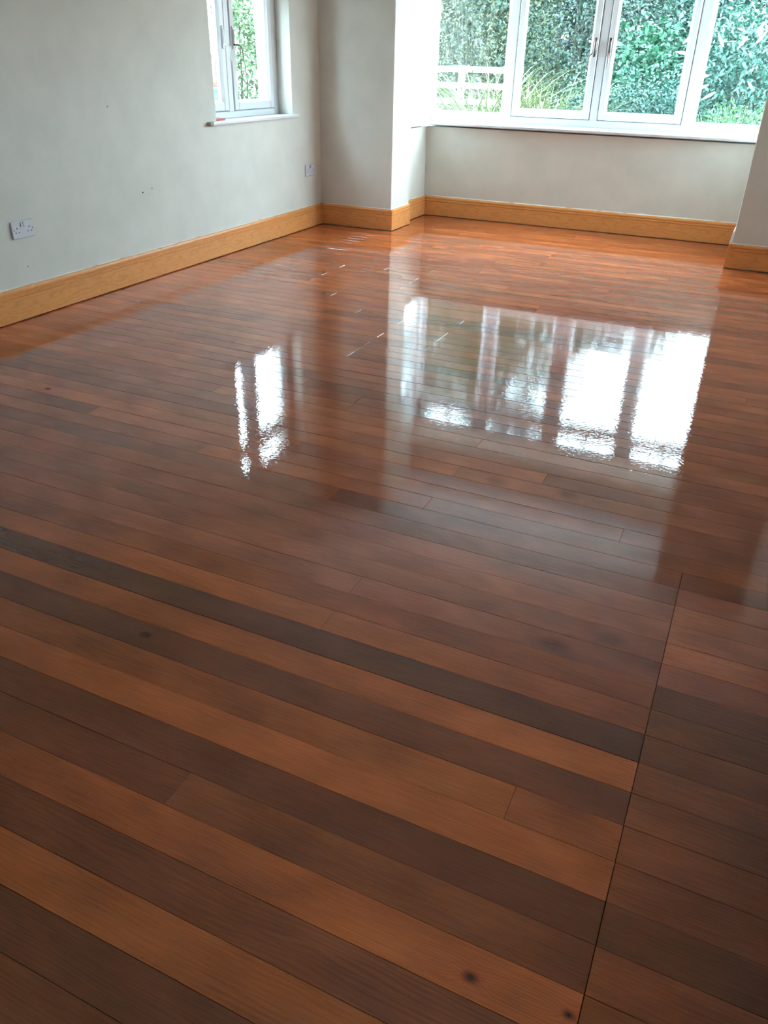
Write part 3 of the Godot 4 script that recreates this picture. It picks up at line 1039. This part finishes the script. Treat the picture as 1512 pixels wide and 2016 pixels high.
	# behind them
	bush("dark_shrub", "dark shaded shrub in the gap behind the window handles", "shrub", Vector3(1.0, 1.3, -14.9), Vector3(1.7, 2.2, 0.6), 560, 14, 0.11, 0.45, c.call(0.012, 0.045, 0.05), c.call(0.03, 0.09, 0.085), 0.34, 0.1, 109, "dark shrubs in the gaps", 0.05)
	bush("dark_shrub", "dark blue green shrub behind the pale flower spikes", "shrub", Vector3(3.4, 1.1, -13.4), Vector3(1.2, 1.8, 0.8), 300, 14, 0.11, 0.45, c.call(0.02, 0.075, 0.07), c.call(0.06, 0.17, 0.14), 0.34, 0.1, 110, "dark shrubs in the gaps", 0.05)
	bush("broad_tree", "tall dark green tree behind the olive shrub", "tree", Vector3(-4.6, 3.9, -18.5), Vector3(1.8, 4.3, 1.4), 560, 15, 0.19, 0.55, c.call(0.03, 0.095, 0.055), c.call(0.08, 0.19, 0.1), 0.55, 0.1, 112, "trees beyond the shrubs", 0.10)
	bush("broad_tree", "tall green tree behind the blue green shrub", "tree", Vector3(-1.1, 3.4, -17.5), Vector3(1.9, 3.8, 1.3), 760, 15, 0.19, 0.55, c.call(0.03, 0.10, 0.07), c.call(0.09, 0.21, 0.12), 0.5, 0.1, 113, "trees beyond the shrubs", 0.10)
	bush("broad_tree", "tall dark tree farthest back, between the two tall trees", "tree", Vector3(-4.6, 3.8, -22.5), Vector3(2.2, 4.6, 1.3), 520, 15, 0.2, 0.55, c.call(0.03, 0.09, 0.06), c.call(0.08, 0.18, 0.1), 0.55, 0.1, 118, "trees beyond the shrubs", 0.10)
	bush("broad_tree", "lower green tree behind the broad-leaved shrub", "tree", Vector3(1.1, 2.6, -20.6), Vector3(1.6, 3.3, 1.2), 420, 15, 0.19, 0.55, c.call(0.02, 0.08, 0.075), c.call(0.07, 0.18, 0.14), 0.5, 0.1, 114, "trees beyond the shrubs", 0.08)
	bush("broad_tree", "lower green tree behind the flowering shrub", "tree", Vector3(5.0, 1.7, -17.5), Vector3(1.8, 1.9, 1.3), 420, 15, 0.19, 0.55, c.call(0.02, 0.08, 0.075), c.call(0.07, 0.18, 0.14), 0.5, 0.1, 115, "trees beyond the shrubs", 0.08)
	# what the small window looks onto
	bush("climbing_shrub", "bright yellow green shrub seen through the small window", "shrub", Vector3(-5.15, 1.2, -12.75), Vector3(0.42, 1.9, 0.42), 260, 16, 0.085, 0.5, c.call(0.16, 0.30, 0.07), c.call(0.34, 0.46, 0.16), 0.2, 0.1, 116, "", 0.03)
	var w := thing("garden_wall", Vector3(-9.5, -0.2, -18.5), "white rendered garden wall beyond the small window", "wall")
	st = begin()
	cbox(st, Vector3(-0.12, 0, -8.0), Vector3(0.12, 2.55, 6.0), 0.01)
	put("rendered_face", st, M.render_white, w)
	for i in 20:
		st = begin()
		cbox(st, Vector3(-0.17, 2.55, -8.0 + i * 0.7), Vector3(0.17, 2.61, -8.0 + i * 0.7 + 0.692), 0.012)
		put("coping_stone", st, M.ground, w)
	var wr := thing("garden_wall", Vector3(-0.72, -0.2, -9.35), "added white wall, standing in for overexposed glare, just outside the bay's left side window", "wall")  # white wall added to fill the side window with overexposed white
	st = begin()
	cbox(st, Vector3(-0.1, 0, -0.95), Vector3(0.1, 2.08, 1.1), 0.01)
	put("rendered_face", st, M.render_white, wr)
	for i in 3:
		st = begin()
		cbox(st, Vector3(-0.14, 2.08, -0.99 + i * 0.71), Vector3(0.14, 2.13, -0.99 + i * 0.71 + 0.702), 0.01)
		put("coping_stone", st, M.ground, wr)
	bush("added_hedge", "added unseen green hedge left of the room, keeping sky light off the left pier", "hedge", Vector3(-2.8, 1.3, -2.4), Vector3(0.9, 2.3, 1.5), 520, 16, 0.11, 0.5, c.call(0.05, 0.15, 0.08), c.call(0.12, 0.26, 0.14), 0.34, 0.1, 119, "", 0.05)  # hedge added out of view to block sky light from the left pier
	var k := thing("brick_pier", Vector3(-5.0, -0.2, -11.35), "red brick garden pier at the small window's left edge", "brick pier")
	st = begin()
	cbox(st, Vector3(-0.215, 0, -0.435), Vector3(0.215, 1.46, 0.435), 0.0)
	put("mortar_core", st, M.mortar, k)
	for row in 20:
		var y := 0.002 + row * 0.073
		for face in 2:
			for i in 4:
				var off := 0.1125 if row % 2 else 0.0
				var z0 := -0.44 + i * 0.225 - off
				var z1 := minf(z0 + 0.215, 0.44)
				z0 = maxf(z0, -0.44)
				if z1 - z0 < 0.04: continue
				st = begin()
				var sx := 1.0 if face else -1.0
				cbox(st, Vector3(sx * 0.16, y, z0), Vector3(sx * 0.222, y + 0.063, z1), 0.003)
				put("brick", st, M.brick if (row * 7 + i * 3) % 4 else M.brick_pale, k)
		if row % 2:
			for i in 2:
				st = begin()
				cbox(st, Vector3(-0.222 + i * 0.227, y, -0.447), Vector3(-0.007 + i * 0.227, y + 0.063, -0.36), 0.003)
				put("brick", st, M.brick, k)
	var u := thing("water_butt", Vector3(-4.35, -0.2, -10.93), "small blue barrel in front of the brick pier", "barrel")
	st = begin()
	lathe(st, [Vector2(0.0, 0.0), Vector2(0.22, 0.0), Vector2(0.24, 0.05), Vector2(0.265, 0.45), Vector2(0.265, 0.6), Vector2(0.24, 1.0), Vector2(0.20, 1.0), Vector2(0.19, 0.97)], Vector3.ZERO, 24)
	put("body", st, M.blue, u)
	st = begin()
	lathe(st, [Vector2(0.25, 0.985), Vector2(0.255, 1.02), Vector2(0.2, 1.035), Vector2(0.0, 1.04)], Vector3.ZERO, 24)
	put("lid", st, M.blue, u)

# ---------------------------------------------------------------- scene
func _ready() -> void:
	rng.seed = 20
	var cam := Camera3D.new()
	cam.name = "camera"
	add_child(cam)
	cam.position = Vector3(3.4888, 1.2531, 0.0)
	cam.basis = Basis.from_euler(Vector3(-0.52912, 0.42449, 0.02401))
	cam.fov = rad_to_deg(2.0 * atan(1008.0 / 1524.34))
	cam.near = 0.02
	cam.far = 200.0
	cam.current = true
	# bright overcast sky
	var sm := ProceduralSkyMaterial.new()
	sm.sky_top_color = lin(0.62, 0.87, 1.0)
	sm.sky_horizon_color = lin(0.67, 0.90, 1.0)
	sm.ground_horizon_color = lin(0.45, 0.48, 0.46)
	sm.ground_bottom_color = lin(0.25, 0.26, 0.24)
	sm.sky_curve = 0.15
	var e := Environment.new()
	e.background_mode = Environment.BG_SKY
	e.sky = Sky.new()
	e.sky.sky_material = sm
	e.background_energy_multiplier = 27.0
	e.tonemap_mode = Environment.TONE_MAPPER_LINEAR
	e.tonemap_exposure = 1.0
	e.sdfgi_enabled = true
	e.ssao_enabled = true
	e.ssil_enabled = true
	var we := WorldEnvironment.new()
	we.name = "world"
	we.environment = e
	add_child(we)

	materials()
	walls()
	make_floor()
	skirtings()
	windows()
	added_window()
	small_things()
	garden()
